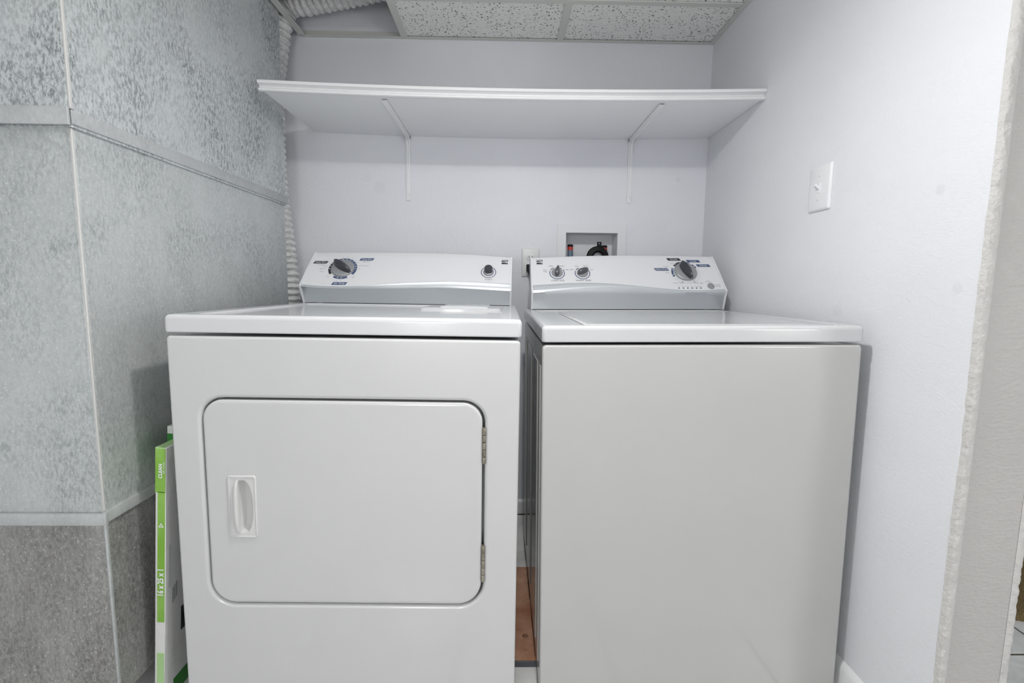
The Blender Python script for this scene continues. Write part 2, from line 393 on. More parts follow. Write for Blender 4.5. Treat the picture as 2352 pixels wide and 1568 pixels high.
# ------------------------------------------------------------ galvanised duct
XD, DY0, DY1, DXL = -.805, .967, 1.868, -1.46
duct = tag(empty('sheet_metal_duct', ((XD+DXL)/2, (DY0+DY1)/2, .1)), 'tall galvanised sheet metal duct standing left of the dryer', 'duct')
def section(z0, z1, grow, m, lift):
    """sheet metal box whose faces are cross-broken (creased corner to corner)"""
    x0, x1, y0, y1 = DXL-grow, XD+grow, DY0-grow, DY1+grow
    c = [(x1, y0), (x1, y1), (x0, y1), (x0, y0)]; mb = MB(); r = .004
    lp = rr(x0, x1, y0, y1, r, 3)
    cx, cy, cz = (duct.location.x, duct.location.y, duct.location.z)
    mb2 = MB()
    for k in range(4):
        (ax, ay), (bx, by) = c[k], c[(k+1) % 4]
        nx, ny = (by-ay), -(bx-ax); l = math.hypot(nx, ny); nx, ny = nx/l, ny/l
        nx, ny = (nx, ny) if (nx*((ax+bx)/2-(x0+x1)/2)+ny*((ay+by)/2-(y0+y1)/2)) > 0 else (-nx, -ny)
        tx, ty = (bx-ax)/l, (by-ay)/l; e = .006
        p = [(ax+tx*e, ay+ty*e, z0), (bx-tx*e, by-ty*e, z0), (bx-tx*e, by-ty*e, z1), (ax+tx*e, ay+ty*e, z1)]
        mid = ((ax+bx)/2+nx*lift, (ay+by)/2+ny*lift, (z0+z1)/2)
        mb2.add([*p, mid], [(0, 1, 4), (1, 2, 4), (2, 3, 4), (3, 0, 4)])
        # rounded corner edge
        q0 = (bx-tx*e, by-ty*e)
        kx, ky = c[(k+2) % 4]; l2 = math.hypot(kx-bx, ky-by); ux, uy = (kx-bx)/l2, (ky-by)/l2
        q1 = (bx+ux*e, by+uy*e); qm = (bx-tx*e*.25+ux*e*.25, by-ty*e*.25+uy*e*.25)
        mb2.loft([[(*q0, z0), (*qm, z0), (*q1, z0)], [(*q0, z1), (*qm, z1), (*q1, z1)]], closed=False)
    mb2.add([(x1, y0, z1), (x1, y1, z1), (x0, y1, z1), (x0, y0, z1)], [(0, 1, 2, 3)])
    mb2.add([(x1, y0, z0), (x1, y1, z0), (x0, y1, z0), (x0, y0, z0)], [(3, 2, 1, 0)])
    mb2.xf(Matrix.Translation((-cx, -cy, -cz)))
    return mb2.build('duct_section', m, duct, smooth=12)
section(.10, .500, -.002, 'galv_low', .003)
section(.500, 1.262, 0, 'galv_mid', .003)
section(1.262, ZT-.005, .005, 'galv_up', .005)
def dbox(name, m, *a, bev=.0015):
    mb = MB().box(*a, bev, 2); mb.xf(Matrix.Translation(-Vector(duct.location))); return mb.build(name, m, duct)
dbox('slip_strip', 'slip', XD+.001, XD+.009, DY0-.008, DY1+.008, 1.267, 1.294)
dbox('slip_strip', 'slip', DXL-.008, XD+.011, DY0-.019, DY0-.013, 1.2625, 1.2945)
dbox('slip_flange', 'slip', DXL-.008, XD+.011, DY0-.014, DY0-.002, 1.2925, 1.2945, bev=.0005)
dbox('slip_strip', 'slip', XD-.002, XD+.006, DY0-.006, DY1+.006, .493, .516)
dbox('slip_strip', 'slip', DXL-.006, XD+.008, DY0-.010, DY0-.001, .490, .514)
# standing hem along the front corner of the two lower sections
M['hem'] = mat('bright_folded_hem', (.70, .70, .68), .4, .3)
dbox('corner_hem', 'hem', XD-.003, XD+.0018, DY0-.0022, DY0+.002, .518, 1.261, bev=.0012)
dbox('corner_hem', 'slip', XD-.004, XD+.0008, DY0-.0015, DY0+.005, .102, .490, bev=.0012)
dbox('corner_hem', 'hem', XD+.0025, XD+.0065, DY0-.0055, DY0+.001, 1.296, ZT-.01, bev=.0012)

# ------------------------------------------------------------ foil hose
ctrl = [(-.42, 1.90, .12), (-.60, 1.92, .14), (-.78, 1.94, .27), (-.85, 1.95, .48), (-.856, 1.95, .75), (-.855, 1.95, .98), (-.868, 1.95, 1.15), (-.884, 1.95, 1.32),
        (-.888, 1.95, 1.55), (-.880, 1.95, 1.72), (-.862, 1.95, 1.84), (-.848, 1.948, 1.91), (-.832, 1.945, 1.965), (-.79, 1.94, 2.002), (-.73, 1.935, 2.008), (-.64, 1.925, 2.020), (-.52, 1.915, 2.038), (-.40, 1.90, 2.058), (-.2, 1.87, 2.09), (.1, 1.83, 2.11)]
def catmull(pts, per):
    P_ = [Vector(p) for p in pts]; P_ = [P_[0]*2-P_[1]]+P_+[P_[-1]*2-P_[-2]]; out = []
    for i in range(1, len(P_)-2):
        for k in range(per):
            t_ = k/per; a, b, c, d = P_[i-1:i+3]
            out.append(.5*((2*b)+(c-a)*t_+(2*a-5*b+4*c-d)*t_*t_+(3*b-a-3*c+d)*t_**3))
    return out+[P_[-2]]
pth = catmull(ctrl, 60)
acc = [0]
for i in range(1, len(pth)): acc.append(acc[-1]+(pth[i]-pth[i-1]).length)
n = int(acc[-1]/.0039); ss = np.linspace(0, acc[-1], n)
pp = [Vector([float(np.interp(s_, acc, [q[k] for q in pth])) for k in range(3)]) for s_ in ss]
rad = [.0500+.0062*(abs(math.sin(PI*s_/.0235))**.6*2-1)+.0008*random.uniform(-1, 1) for s_ in ss]
mb = MB().tube(pp, rad, 26)
mb.v = [tuple(Vector(v)+Vector((noise.noise(Vector(v)*60), noise.noise(Vector(v)*60+Vector((9, 0, 0))), noise.noise(Vector(v)*60+Vector((0, 9, 0)))))*.0022) for v in mb.v]
tag(mb.build('vent_hose', 'foil', smooth=80), 'crinkled silver foil vent hose rising behind the duct into the ceiling opening', 'hose')

# ------------------------------------------------------------ shelf
sh = tag(empty('wall_shelf', (.03, 1.82, 1.575)), 'long white painted shelf with moulded front edge above the machines', 'shelf')
SX0, SX1, SY = -.752, XW-.001, 1.604
def sag(x): return -.013*(1-((x-.03)/.785)**2)
def strip(prof, x0, x1, n=28):
    loops = []
    for i in range(n+1):
        x = x0+(x1-x0)*i/n
        loops.append([(x-.03, y-1.82, z+sag(x)-1.575) for y, z in prof])
    return MB().loft(loops, cap0=True, cap1=True)
strip([(SY+.012, 1.572), (D-.001, 1.572), (D-.001, 1.591), (SY+.012, 1.591)], SX0, SX1).build('shelf_board', 'shelf', sh, smooth=25)
strip([(SY+.012, 1.566), (SY+.003, 1.566), (SY-.001, 1.568), (SY-.002, 1.572), (SY+.001, 1.5755), (SY+.007, 1.577), (SY+.006, 1.582), (SY, 1.5855),
       (SY-.007, 1.587), (SY-.0085, 1.591), (SY-.0075, 1.595), (SY-.004, 1.597), (SY+.012, 1.597)], SX0-.006, SX1, 28).build('front_moulding', 'trim', sh, smooth=25)
for x, lb in ((-.384, 'white L-shaped steel bracket holding the shelf above the dryer'), (.503, 'white L-shaped steel bracket holding the shelf above the washer')):
    zt = 1.572+sag(x)-.001
    b = tag(empty('shelf_bracket', (x, D, zt)), lb, 'bracket', 'shelf brackets')
    w = .0085
    # arm under the shelf, wall leg, stamped rib and screws
    arm = [(-.0005, -.0005), (-.388, -.0005), (-.394, -.003), (-.394, -.0045), (-.388, -.006), (-.03, -.007), (-.0005, -.012)]
    MB().loft([[(s_*w*k, y, z) for y, z in arm] for s_, k in ((-1, 1), (1, 1))], cap0=True, cap1=True).build('arm', 'shelf', b, smooth=30)
    leg = [(-.0008, -.001), (-.0008, -.245), (-.003, -.249), (-.005, -.245), (-.0065, -.03), (-.012, -.001)]
    MB().loft([[(s_*w, y, z) for y, z in leg] for s_ in (-1, 1)], cap0=True, cap1=True).build('wall_leg', 'shelf', b, smooth=30)
    MB().loft([[(s_*.0025, y, z) for y, z in ((-.004, -.004), (-.36, -.005), (-.36, -.008), (-.05, -.0125), (-.022, -.022), (-.012, -.05), (-.0075, -.22), (-.004, -.22))] for s_ in (-1, 1)],
              cap0=True, cap1=True).build('rib', 'shelf', b, smooth=30)
    for z in (-.05, -.225):
        mb = MB().lathe([(0, .0028), (.0032, .0022), (.004, 0), (0, 0)][::-1], 12)
        mb.xf(Matrix.Rotation(PI/2, 4, 'X')); mb.build('screw', 'shelf', b, (.0052, -.0055, z))

# ------------------------------------------------------------ appliances
def console(root, cfg):
    """control housing at the back of the machine; returns a function giving the frame on its sloping face"""
    W_, a, b, bot, back, uL, uR = cfg['W'], cfg['a'], cfg['b'], cfg['bot'], cfg['back'], cfg['uL'], cfg['uR']
    T = Vector((0, b[0]-a[0], b[1]-a[1])).normalized(); Nn = Vector((0, -T.z, T.y)); phi = math.atan2(T.z, T.y)
    A = Vector((0, a[0], a[1]))
    def sm(xs, ys):
        g = np.linspace(0, W_, 241); y = np.interp(g, xs, ys); k = np.hanning(57); k /= k.sum()
        y = np.convolve(np.pad(y, 28, mode='edge'), k, 'valid'); return lambda u: float(np.interp(u, g, y))
    tb, th, tt = sm(*cfg['tb']), sm(*cfg['th']), sm(*cfg['tt'])
    def ends(t_):
        k = min(max(t_/.157, -.2), 1.1); k = k*abs(k)**.35 if k > 0 else 0
        return uL[0]+(uL[1]-uL[0])*k, uR[0]+(uR[1]-uR[0])*k
    def pt(q, t_, n_=0):
        l, r = ends(t_); return Vector((l+(r-l)*q, 0, 0))+A+T*t_+Nn*n_
    N = 120; qs = [i/N for i in range(N+1)]
    um = lambda q: uL[0]+(uR[0]-uL[0])*q
    rows = []
    for k in range(7): rows.append([pt(q, tb(um(q))+(tt(um(q))-.006-tb(um(q)))*k/6) for q in qs])
    for dt, dn in ((-.003, -.001), (-.0008, -.0035), (.0002, -.007)): rows.append([pt(q, tt(um(q))+dt, dn) for q in qs])
    top = rows[-1]
    rows.append([Vector((p.x, back, p.z+.001)) for p in top]); rows.append([Vector((p.x, back, bot[1]+.001)) for p in top])
    MB().loft(rows, closed=False).build('control_panel', 'plastic', root, smooth=50)
    rows = []
    rows.append([pt(q, tb(um(q)), .0002) for q in qs])
    rows.append([pt(q, tb(um(q))-.001, -.0012) for q in qs])
    for k in (.12, .25, .4, .55, .7, .82, .92):
        L = []
        for q in qs:
            u = um(q); g = tb(u)-th(u)-.006; g = .5*(g+math.sqrt(g*g+3e-5)); dep = g*.60
            L.append(pt(q, tb(u)-.001+(th(u)-tb(u)+.001)*k, -dep*(math.sin(PI/2*k/.74) if k < .74 else math.cos(PI/2*(k-.74)/.26))-.0012+.003*k))
        rows.append(L)
    rows.append([pt(q, th(um(q))-.0005, .0028) for q in qs])
    rows.append([pt(q, th(um(q))-.004, .0018) for q in qs])
    lip = rows[-1]
    for k in (.25, .5, .75, 1):
        rows.append([Vector((p.x+(um(q)-p.x)*k*.6, p.y+(bot[0]-p.y)*k**.8, p.z+(bot[1]+.0015-p.z)*k)) for p, q in zip(lip, qs)])
    MB().loft(rows, closed=False).build('silver_fascia', 'silver', root, smooth=50)
    for q, s_ in ((0, -1), (1, 1)):
        u = um(q); prof = [(bot[0]-.002, bot[1]+.0005)]
        lo = pt(q, th(u)-.004, .004); prof.append((lo.y, lo.z, lo.x))
        for k in range(0, 7):
            p = pt(q, th(u)+(tt(u)-.004-th(u))*k/6, .0025 if k else .0045); prof.append((p.y, p.z, p.x))
        p = pt(q, tt(u)+.001, -.006); prof.append((p.y, p.z, p.x)); prof.append((back+.001, p.z+.001, p.x)); prof.append((back+.001, bot[1]+.0005, p.x))
        prof[0] = (*prof[0], um(q)+(.004*-s_ if False else 0))
        prof[-1] = (prof[-1][0], prof[-1][1], um(q))
        MB().loft([[(x+s_*d_, y, z) for y, z, x in prof] for d_ in (-.001, .0025, .0045)], cap0=True, cap1=True).build('end_cap', 'plastic', root, smooth=30)
    def frame(s_, t_, n_=0):
        p = A+T*t_+Nn*n_; return dict(loc=(s_, p.y, p.z), rot=(phi, 0, 0))
    return frame
def lens(mb, L, w, h, z0, sharp=1.0, n=14, tilt=0.0):
    """tapered grip blade along x"""
    loops = []
    for i in range(n+1):
        k = -1+2*i/n; x = k*L/2; ww = max(w/2*((1-abs(k)**3.2)**.5 if k < 0 else 1-.62*k**1.6), .0008); hh = h*(1-.30*abs(k)**2.5)
        loops.append([(x, -ww, z0), (x, -ww*.92, z0+hh*.6), (x, -ww*.55, z0+hh*.93), (x, 0, z0+hh), (x, ww*.55, z0+hh*.93), (x, ww*.92, z0+hh*.6), (x, ww, z0)])
    return mb.loft(loops, closed=True, cap0=True, cap1=True)
def knob(root, fr, s_, t_, r, ang, grip_l, grip_w, grip_h, gm='kdark', thick=.008, name='knob'):
    f = fr(s_, t_)
    k = MB().lathe([(0, 0), (r*1.02, 0), (r*1.02, thick*.45), (r*.97, thick*.8), (r*.9, thick), (0, thick*1.05)], 40).build(name, 'kgrey', root, **f)
    g = lens(MB(), grip_l, grip_w, grip_h, thick*.9).build('grip', gm, k, rot=(0, 0, ang))
    MB().box(grip_l*.20, grip_l*.45, -.0012, .0012, thick*.9, thick+grip_h*.86, .0004, 1).build('pointer', 'kgrey', g)
    return k
def badge(root, fr, s_, t_, w, h, col, txt, slant=.003, size=.0095):
    p = MB().add([(-w/2+slant, h/2, .0005), (w/2+slant, h/2, .0005), (w/2-slant, -h/2, .0005), (-w/2-slant, -h/2, .0005)], [(0, 3, 2, 1)]).build('printed_badge', col, root, **fr(s_, t_), smooth=0)
    text(txt, size, 0, 0, z=.0008).build('lettering', 'white', p, smooth=0)
def logo(root, fr, s_, t_, w, h):
    k = []
    def poly(pts): k.append([(x*w, y*h, .0005) for x, y in pts])
    poly([(-.5, .5), (.5, .5), (.5, .40), (-.5, .40)])
    poly([(.38, .40), (.5, .40), (.5, .05), (.38, .12)])
    poly([(-.5, .26), (.36, .26), (.30, .17), (.1, .11), (-.15, .02), (-.5, .02)])
    top = [(-.5, -.20), (-.25, -.12), (-.05, -.14), (.2, -.24), (.5, -.34)]
    poly(top+[(.5, -.5), (-.5, -.5)])
    poly([(-.05, -.05), (.12, -.02), (.3, -.07), (.5, -.22), (.5, -.28), (.3, -.17), (.12, -.12)])
    mb = MB()
    for q in k: mb.tess([q])
    mb.build('printed_logo', 'black', root, **fr(s_, t_), smooth=0)
def lettering(root, fr, items, col, origin):
    for s, size, x, y in items: text(s, size, 0, 0, z=.0005).build('lettering', col, root, **fr(x, y), smooth=0)
def pieces(mbs, name, col, root, f=None):
    return [b_.build(name, col, root, smooth=0, **(f or {})) for b_ in mbs]
def dots(parent, angs, r, rd):
    for a in angs: disc(rd, 0, 0, .0009).build('printed_dot', 'white', parent, (r*math.cos(R(a)), r*math.sin(R(a)), 0), smooth=0)
def sidepanel(mb, u, vs, z0, z1, s_):
    """embossed stiffening ribs on a cabinet side"""
    for v0, v1 in vs: mb.box(min(u, u+s_*.003), max(u, u+s_*.003), v0, v1, z0, z1, .0014, 2)
def feet(root, W_, dep, zb):
    for x in (.05, W_-.05):
        for y in (.07, dep-.07):
            MB().lathe([(0, 0), (.022, 0), (.022, .008), (.008, .012), (.008, zb), (0, zb)], 16).build('levelling_foot', 'rubber', root, (x, y, 0))

# ---- dryer
DW = .737
dry = tag(empty('clothes_dryer', (-.7034, 1.0215, 0), (0, .0058, -.0066)), 'white front-loading clothes dryer with a hinged door beside the duct', 'dryer')
feet(dry, DW, .74, .032)
mb = MB().box(.004, DW-.004, .032, .745, .03, .868, .004, 2); sidepanel(mb, .004, ((.10, .30), (.40, .62)), .12, .78, -1); sidepanel(mb, DW-.004, ((.10, .30), (.40, .62)), .12, .78, 1)
mb.build('cabinet', 'enamel_d', dry, wn=True)
du0, du1, dz0, dz1 = .0655, .6615, .2785, .7395; DR = (.055, .046, .046, .055)
def grow(L, c, k): return [(x+(x-c[0])*0, z) for x, z in L]
def ring(e, ro=0): return rr(du0-e, du1+e, dz0-e, dz1+e, tuple(max(r+e, .002) for r in DR), 10)
def outer(e): return rr(.002+e, DW-.002-e, .032+e, .8705-e, .009-min(e, .005), 10)
mb = MB()
mb.tess([xz(outer(.006), 0), xz(ring(.009), 0)])
mb.loft([xz(outer(.006), 0), xz(outer(.003), .0008), xz(outer(.0008), .003), xz(outer(0), .006), xz(outer(0), .0315)])
mb.loft([xz(ring(.009), 0), xz(ring(.0065), .0006), xz(ring(.0035), .0025), xz(ring(.0015), .005), xz(ring(.0005), .0085), xz(ring(.0003), .0315)])
mb.build('front_panel', 'enamel_d', dry, smooth=50, wn=True)
# door
door = empty('door', (du1, .004, (dz0+dz1)/2)); door.parent = dry
oz = -Vector(door.location)
def dring(e): return rr(du0+e, du1-.0015-e, dz0+e, dz1-e, tuple(max(r-e, .002) for r in DR), 10)
hx0, hx1, hz0, hz1 = .1145, .1755, .433, .5725
hole = rr(hx0+.003, hx1-.003, hz0+.003, hz1-.003, .004, 4)
mb = MB()
mb.tess([xz(dring(.010), .0002), xz(hole, .0002)])
mb.loft([xz(dring(.010), .0002), xz(dring(.006), .0008), xz(dring(.0035), .0025), xz(dring(.0030), .006), xz(dring(.003), .026)])
mb.loft([xz(hole, .0002), xz(hole, .006)]); mb.tess([xz(dring(.003), .026)])
mb.xf(Matrix.Translation(oz)); mb.build('door_panel', 'enamel_d', door, smooth=50, wn=True)
# handle: escutcheon with a scooped pocket and a swelling grip on its left
pk = []
pz0, pz1, pu0, pu1 = .4415, .5635, .1365, .1675
for i in range(28):
    a = PI*2*i/28; ca, sa = math.cos(a), math.sin(a)
    u = pu0+(pu1-pu0)*(max(ca, -.02)+.02)/1.02*1.0 if ca > 0 else pu0
    pk.append((u, (pz0+pz1)/2+(pz1-pz0)/2*(sa if ca > 0 else sa)))
cap = []
for i in range(15):
    a = -PI/2+PI*i/14; cap.append((pu0+.006+(pu1-pu0-.006)*math.cos(a)**.7 if math.cos(a) > 0 else pu0+.006, (pz0+pz1)/2+(pz1-pz0)/2*math.copysign(abs(math.sin(a))**1.0, a)))
pk = [(pu0, pz0+.006)]+[(pu0+.002, pz0+.002)]+cap[1:-1]+[(pu0+.002, pz1-.002), (pu0, pz1-.006)]
def esc(e): return rr(hx0+e, hx1-e, hz0+e, hz1-e, max(.006-e, .001), 4)
mb = MB()
mb.loft([xz(esc(0), .0005), xz(esc(0), -.0012), xz(esc(.0012), -.0026), xz(esc(.0032), -.0026), xz(esc(.0045), -.0010)])
mb.tess([xz(esc(.0045), -.0010), xz(pk, -.0010)])
cu_, cz_ = (pu0+.006), (pz0+pz1)/2
def shr(k, y): return [(cu_+(u-cu_)*k, y, cz_+(z-cz_)*(1-(1-k)*.45)) for u, z in pk]
mb.loft([xz(pk, -.001), shr(.97, .004), shr(.86, .012), shr(.62, .019), shr(.3, .022)], cap1=True)
mb.xf(Matrix.Translation(oz)); h = mb.build('handle', 'handle', door, smooth=50)
# swelling grip left of the pocket
loops = []
for i in range(17):
    k = -1+2*i/16; z = cz_+k*.063; s_ = max(1-abs(k)**3.2, 0)**.6
    loops.append([(pu0-.0120*s_, -.001, z), (pu0-.0105*s_, -.0045*s_-.001, z), (pu0-.007*s_, -.0085*s_-.001, z), (pu0-.001*s_, -.0095*s_-.001, z), (pu0+.0008*s_, -.0075*s_-.001, z), (pu0+.0008*s_, -.001, z)])
mb = MB().loft(loops, cap0=True, cap1=True); mb.xf(Matrix.Translation(oz)); mb.build('grip', 'handle', h, smooth=60)
# hinges with knuckles
for z0, z1 in ((.604, .683), (.336, .419)):
    hg = empty('hinge', (.6612, .001, z0)); hg.parent = dry
    nk = 5; L = (z1-z0)/nk
    for i in range(nk):
        rk = .0036 if i % 2 == 0 else .0033
        MB().lathe([(0, .0006), (rk*.85, .0006), (rk, .0014), (rk, L-.0014), (rk*.85, L-.0006), (0, L-.0006)], 12).build('knuckle', 'brass', hg, (0, -.001, i*L))
    MB().box(-.009, .001, .003, .0045, 0, z1-z0).build('hinge_leaf', 'brass', hg)
# lid
def lid(root, W_, z0, z1, dep, rec, rz, m, top_m):
    def o_(e): return rr(e, W_-e, e-.001, dep-e, .008, 6)
    x0, x1, y0, y1 = rec
    mb = MB().loft([xy(o_(.004), z0), xy(o_(.0012), z0+.001), xy(o_(0), z0+.0045), xy(o_(0), z1-.010), xy(o_(.0008), z1-.0055), xy(o_(.003), z1-.0022), xy(o_(.0065), z1-.0005), xy(o_(.011), z1)], cap0=True)
    i0 = rr(x0, x1, y0, y1, .02, 6); i1 = rr(x0+.007, x1-.007, y0+.007, y1-.007, .015, 6)
    mb.tess([xy(o_(.011), z1), xy(i0, z1)])
    mb.loft([xy(i0, z1), xy(rr(x0+.002, x1-.002, y0+.002, y1-.002, .018, 6), z1-.0006), xy(rr(x0+.005, x1-.005, y0+.005, y1-.005, .016, 6), z1-rz+.0006), xy(i1, z1-rz)], cap1=True)
    return mb.build('top_panel', m, root, smooth=50, wn=True)
lid(dry, DW, .8765, .914, .76, (.045, .695, .028, .635), .0045, 'lidtop', None)
# lint screen cover near the back
lc = MB().loft([xy(rr(.455, .688, .395, .60, .012, 5), .9095), xy(rr(.455, .688, .395, .60, .012, 5), .9135), xy(rr(.457, .686, .397, .598, .011, 5), .9145)], cap0=True, cap1=True).build('lint_screen_cover', 'lidtop', dry, smooth=50)
MB().loft([xy(rr(.506, .652, .42, .592, .012, 5), .9140), xy(rr(.508, .650, .424, .590, .012, 5), .9188), xy(rr(.514, .644, .43, .584, .01, 5), .9208)], cap0=True, cap1=True).build('finger_tab', 'lidtop', lc, smooth=50)
cfgD = dict(W=DW, a=(.645, .972), b=(.75, 1.088), bot=(.672, .914), back=.785, uL=(.0165, .0335), uR=(.7155, .7175),
    tb=([0, .0138, .06, .13, .246, .36, .477, .595, .717, DW], [.008, .0063, -.0016, -.0030, .0056, .0219, .0300, .0300, .0219, .020]),
    th=([0, .0138, .06, .13, .22, .32, .48, .61, .716, DW], [.003, .001, -.0066, -.0078, -.006, -.0050, .003, -.0015, -.0075, -.009]),
    tt=([0, .03, .2, .418, .5727, .7223, DW], [.158, .158, .164, .1665, .1625, .150, .149]))
fr = console(dry, cfgD)
kx, kt = .1400, .0800
knob(dry, fr, kx+.0005, kt, .0385, R(-38), .076, .027, .021, name='cycle_knob')
s1, s2 = pieces([arc(.0405, .0485, -35, 118, .0005), arc(.0405, .0485, 238, 300, .0005)], 'printed_dial_scale', 'blue', dry, fr(kx, kt))
s3, = pieces([arc(.0405, .0485, 132, 215, .0005)], 'printed_dial_scale', 'black', dry, fr(kx, kt))
dots(s1, (100, 82, 64, 47, 31, 15, 0), .0445, .0017); dots(s2, (258, 275), .0445, .0017); dots(s3, (150, 166, 182), .0445, .0019)
badge(dry, fr, .0585, .1080, .046, .0120, 'black', 'Auto Dry', size=.0095)
badge(dry, fr, .2145, .1255, .046, .0120, 'blue', 'Time Dry', size=.0095)
badge(dry, fr, .1420, .0110, .047, .0125, 'blue', 'Air Only', size=.0105)
it = [('Low Heat', .0055, .0615, .096), ('Less', .0065, .078, .0905), ('Normal', .0065, .071, .0775), ('More', .0065, .072, .0640), ('High Heat', .0055, .214, .1130), ('Touch Up', .0065, .213, .0950),
      ('OFF', .0055, .098, .040), ('OFF', .0055, .183, .0400), ('20', .0055, .129, .0245), ('10', .0055, .144, .0240)]
for a, s in ((100, '70'), (82, '60'), (64, '50'), (47, '40'), (31, '30'), (15, '20'), (0, '10')):
    it.append((s, .0058, kx+.0555*math.cos(R(a)), kt+.0545*math.sin(R(a))))
lettering(dry, fr, it, 'lgrey', (kx, kt))
bx_, bt_ = .6405, .0740
MB().merge(arc(.0238, .0262, 0, 360, .0005, 40)).build('printed_dial_scale', 'blue', dry, **fr(bx_, bt_), smooth=0)
bt = MB().lathe([(0, 0), (.0180, 0), (.0180, .004), (.0160, .007), (.0135, .0085), (0, .009)], 32).build('start_button', 'kgrey', dry, **fr(bx_, bt_))
MB().lathe([(0, .008), (.0140, .008), (.0140, .0105), (.0132, .0115), (.0132, .0135), (.0140, .0145), (.0140, .0170), (.0132, .0180), (.0132, .0195), (.0136, .0205), (.0136, .0225), (.0126, .0240), (.010, .0236), (0, .0228)], 32).build('button_cap', 'kdark', bt)
lettering(dry, fr, [('START', .0085, .6415, .0400)], 'grey', (.6415, .0400))
logo(dry, fr, .6955, .1240, .0225, .0205)

# ---- washer
WW = .699
was = tag(empty('washing_machine', (.09, 1.0415, 0), (0, -.0087, .0087)), 'white top-loading washing machine with a plain front beside the right wall', 'washing machine')
feet(was, WW, .74, .032)
WZ = .8956
mb = MB().box(.003, WW-.003, .0115, .745, .03, .850, .004, 2); sidepanel(mb, .003, ((.05, .075), (.13, .27), (.36, .50), (.58, .70)), .08, .80, -1)
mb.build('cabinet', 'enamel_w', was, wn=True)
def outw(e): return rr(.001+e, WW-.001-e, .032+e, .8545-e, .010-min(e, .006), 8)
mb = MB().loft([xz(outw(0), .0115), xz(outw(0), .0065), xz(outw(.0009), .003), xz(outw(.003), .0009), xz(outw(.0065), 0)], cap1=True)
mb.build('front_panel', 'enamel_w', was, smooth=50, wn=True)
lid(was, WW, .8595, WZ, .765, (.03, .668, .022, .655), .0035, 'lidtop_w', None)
# hinged loading lid with bowed rear edge, sunk in the top
def wl(e, z):
    pts = []
    x0, x1, y0, y1 = .098+e, .655-e, .030+e, .585-e
    pts += [(x0, y0, z), (x1, y0, z)]
    for i in range(13):
        k = i/12; x = x1+(x0-x1)*k; pts.append((x, y1+.050*(1-(2*k-1)**4)*.9-.045, z))
    return pts
ld = MB().loft([wl(0, WZ-.003), wl(0, WZ-.0015), wl(.0012, WZ-.0002), wl(.004, WZ+.0006), wl(.014, WZ+.0006), wl(.030, WZ-.0008)], cap0=True, cap1=True).build('loading_lid', 'lidtop_w', was, smooth=35)
cfgW = dict(W=WW, a=(.662, .957), b=(.765, 1.088), bot=(.684, .896), back=.80, uL=(.0245, .0265), uR=(.698, .683),
    tb=([0, .029, .142, .234, .325, .445, .535, .627, .70], [.028, .0296, .0394, .0420, .036, .0209, .0097, .0075, .0157]),
    th=([0, .03, .125, .217, .30, .354, .42, .535, .627, .70], [-.002, -.0007, .0089, .0180, .0200, .0180, .011, .003, .002, .008]),
    tt=([0, .029, .18, .3424, .52, .686, .70], [.1566, .1575, .1665, .1710, .170, .1665, .165]))
fr = console(was, cfgW)
for u, ang in ((.1137, R(80)), (.2037, R(24))):
    t0 = .0840
    pieces([arc(.0246, .0274, 158, 398, .0005, 40), arc(.0246, .0274, 47, 68, .0005), arc(.0246, .0274, 116, 146, .0005)], 'printed_dial_scale', 'blue', was, fr(u, t0))
    knob(was, fr, u, t0+.001, .0195, ang, .040, .0175, .0200, 'kmid', .006, 'selector_knob')
lettering(was, fr, [('LOAD SIZE', .0098, .1140, .0508)], 'grey', (.1140, .0508))
lettering(was, fr, [('WASH TEMP', .0098, .2045, .0510)], 'grey', (.2045, .0510))
lettering(was, fr, [('Extra', .0062, .0720, .0985), ('Large', .0062, .0720, .0905), ('Small', .0065, .0935, .1165), ('Medium', .0065, .1330, .1165), ('Large', .0065, .1475, .1000)], 'grey', (.11, .1))
lettering(was, fr, [('Cold', .0065, .1650, .1000), ('Cool', .0065, .1850, .1165), ('Warm', .0065, .2180, .1170), ('Hot', .0065, .2380, .1000)], 'grey', (.2, .1))
logo(was, fr, .0535, .1345, .0220, .0205)
kx, kt = .5725, .0880
knob(was, fr, kx+.0005, kt+.003, .0395, R(-72), .074, .029, .021, name='cycle_knob')
s1, s2, s3 = pieces([arc(.0425, .050, 156, 203, .0005), arc(.0425, .050, 27, 50, .0005), arc(.0425, .050, 62, 80, .0005)], 'printed_dial_scale', 'blue', was, fr(kx, kt))
s4, = pieces([arc(.0425, .050, 94, 140, .0005)], 'printed_dial_scale', 'black', was, fr(kx, kt))
dots(s1, (165, 192), .0463, .0018); dots(s2, (38,), .0463, .0018); dots(s4, (131, 103), .0463, .0018)
for a0, a1 in ((213, 259), (268, 378)):
    n_ = 24; o_ = [(.050*math.cos(R(a0+(a1-a0)*i/n_)), .050*math.sin(R(a0+(a1-a0)*i/n_)), .0005) for i in range(n_+1)]+[(.0425*math.cos(R(a1+(a0-a1)*i/n_)), .0425*math.sin(R(a1+(a0-a1)*i/n_)), .0005) for i in range(n_+1)]
    d0, d1 = .5, (a1-a0)-.5
    i_ = [(.0495*math.cos(R(a0+.6+(a1-a0-1.2)*i/n_)), .0495*math.sin(R(a0+.6+(a1-a0-1.2)*i/n_)), .0005) for i in range(n_+1)]+[(.0430*math.cos(R(a1-.6+(a0-a1+1.2)*i/n_)), .0430*math.sin(R(a1-.6+(a0-a1+1.2)*i/n_)), .0005) for i in range(n_+1)]
    MB().loft([o_, i_]).build('printed_outline', 'grey', was, **fr(kx, kt), smooth=0)
pieces([arc(.0425, .050, a-1.2, a+1.2, .0005, 2) for a in (248, 302)], 'printed_tick', 'grey', was, fr(kx, kt))
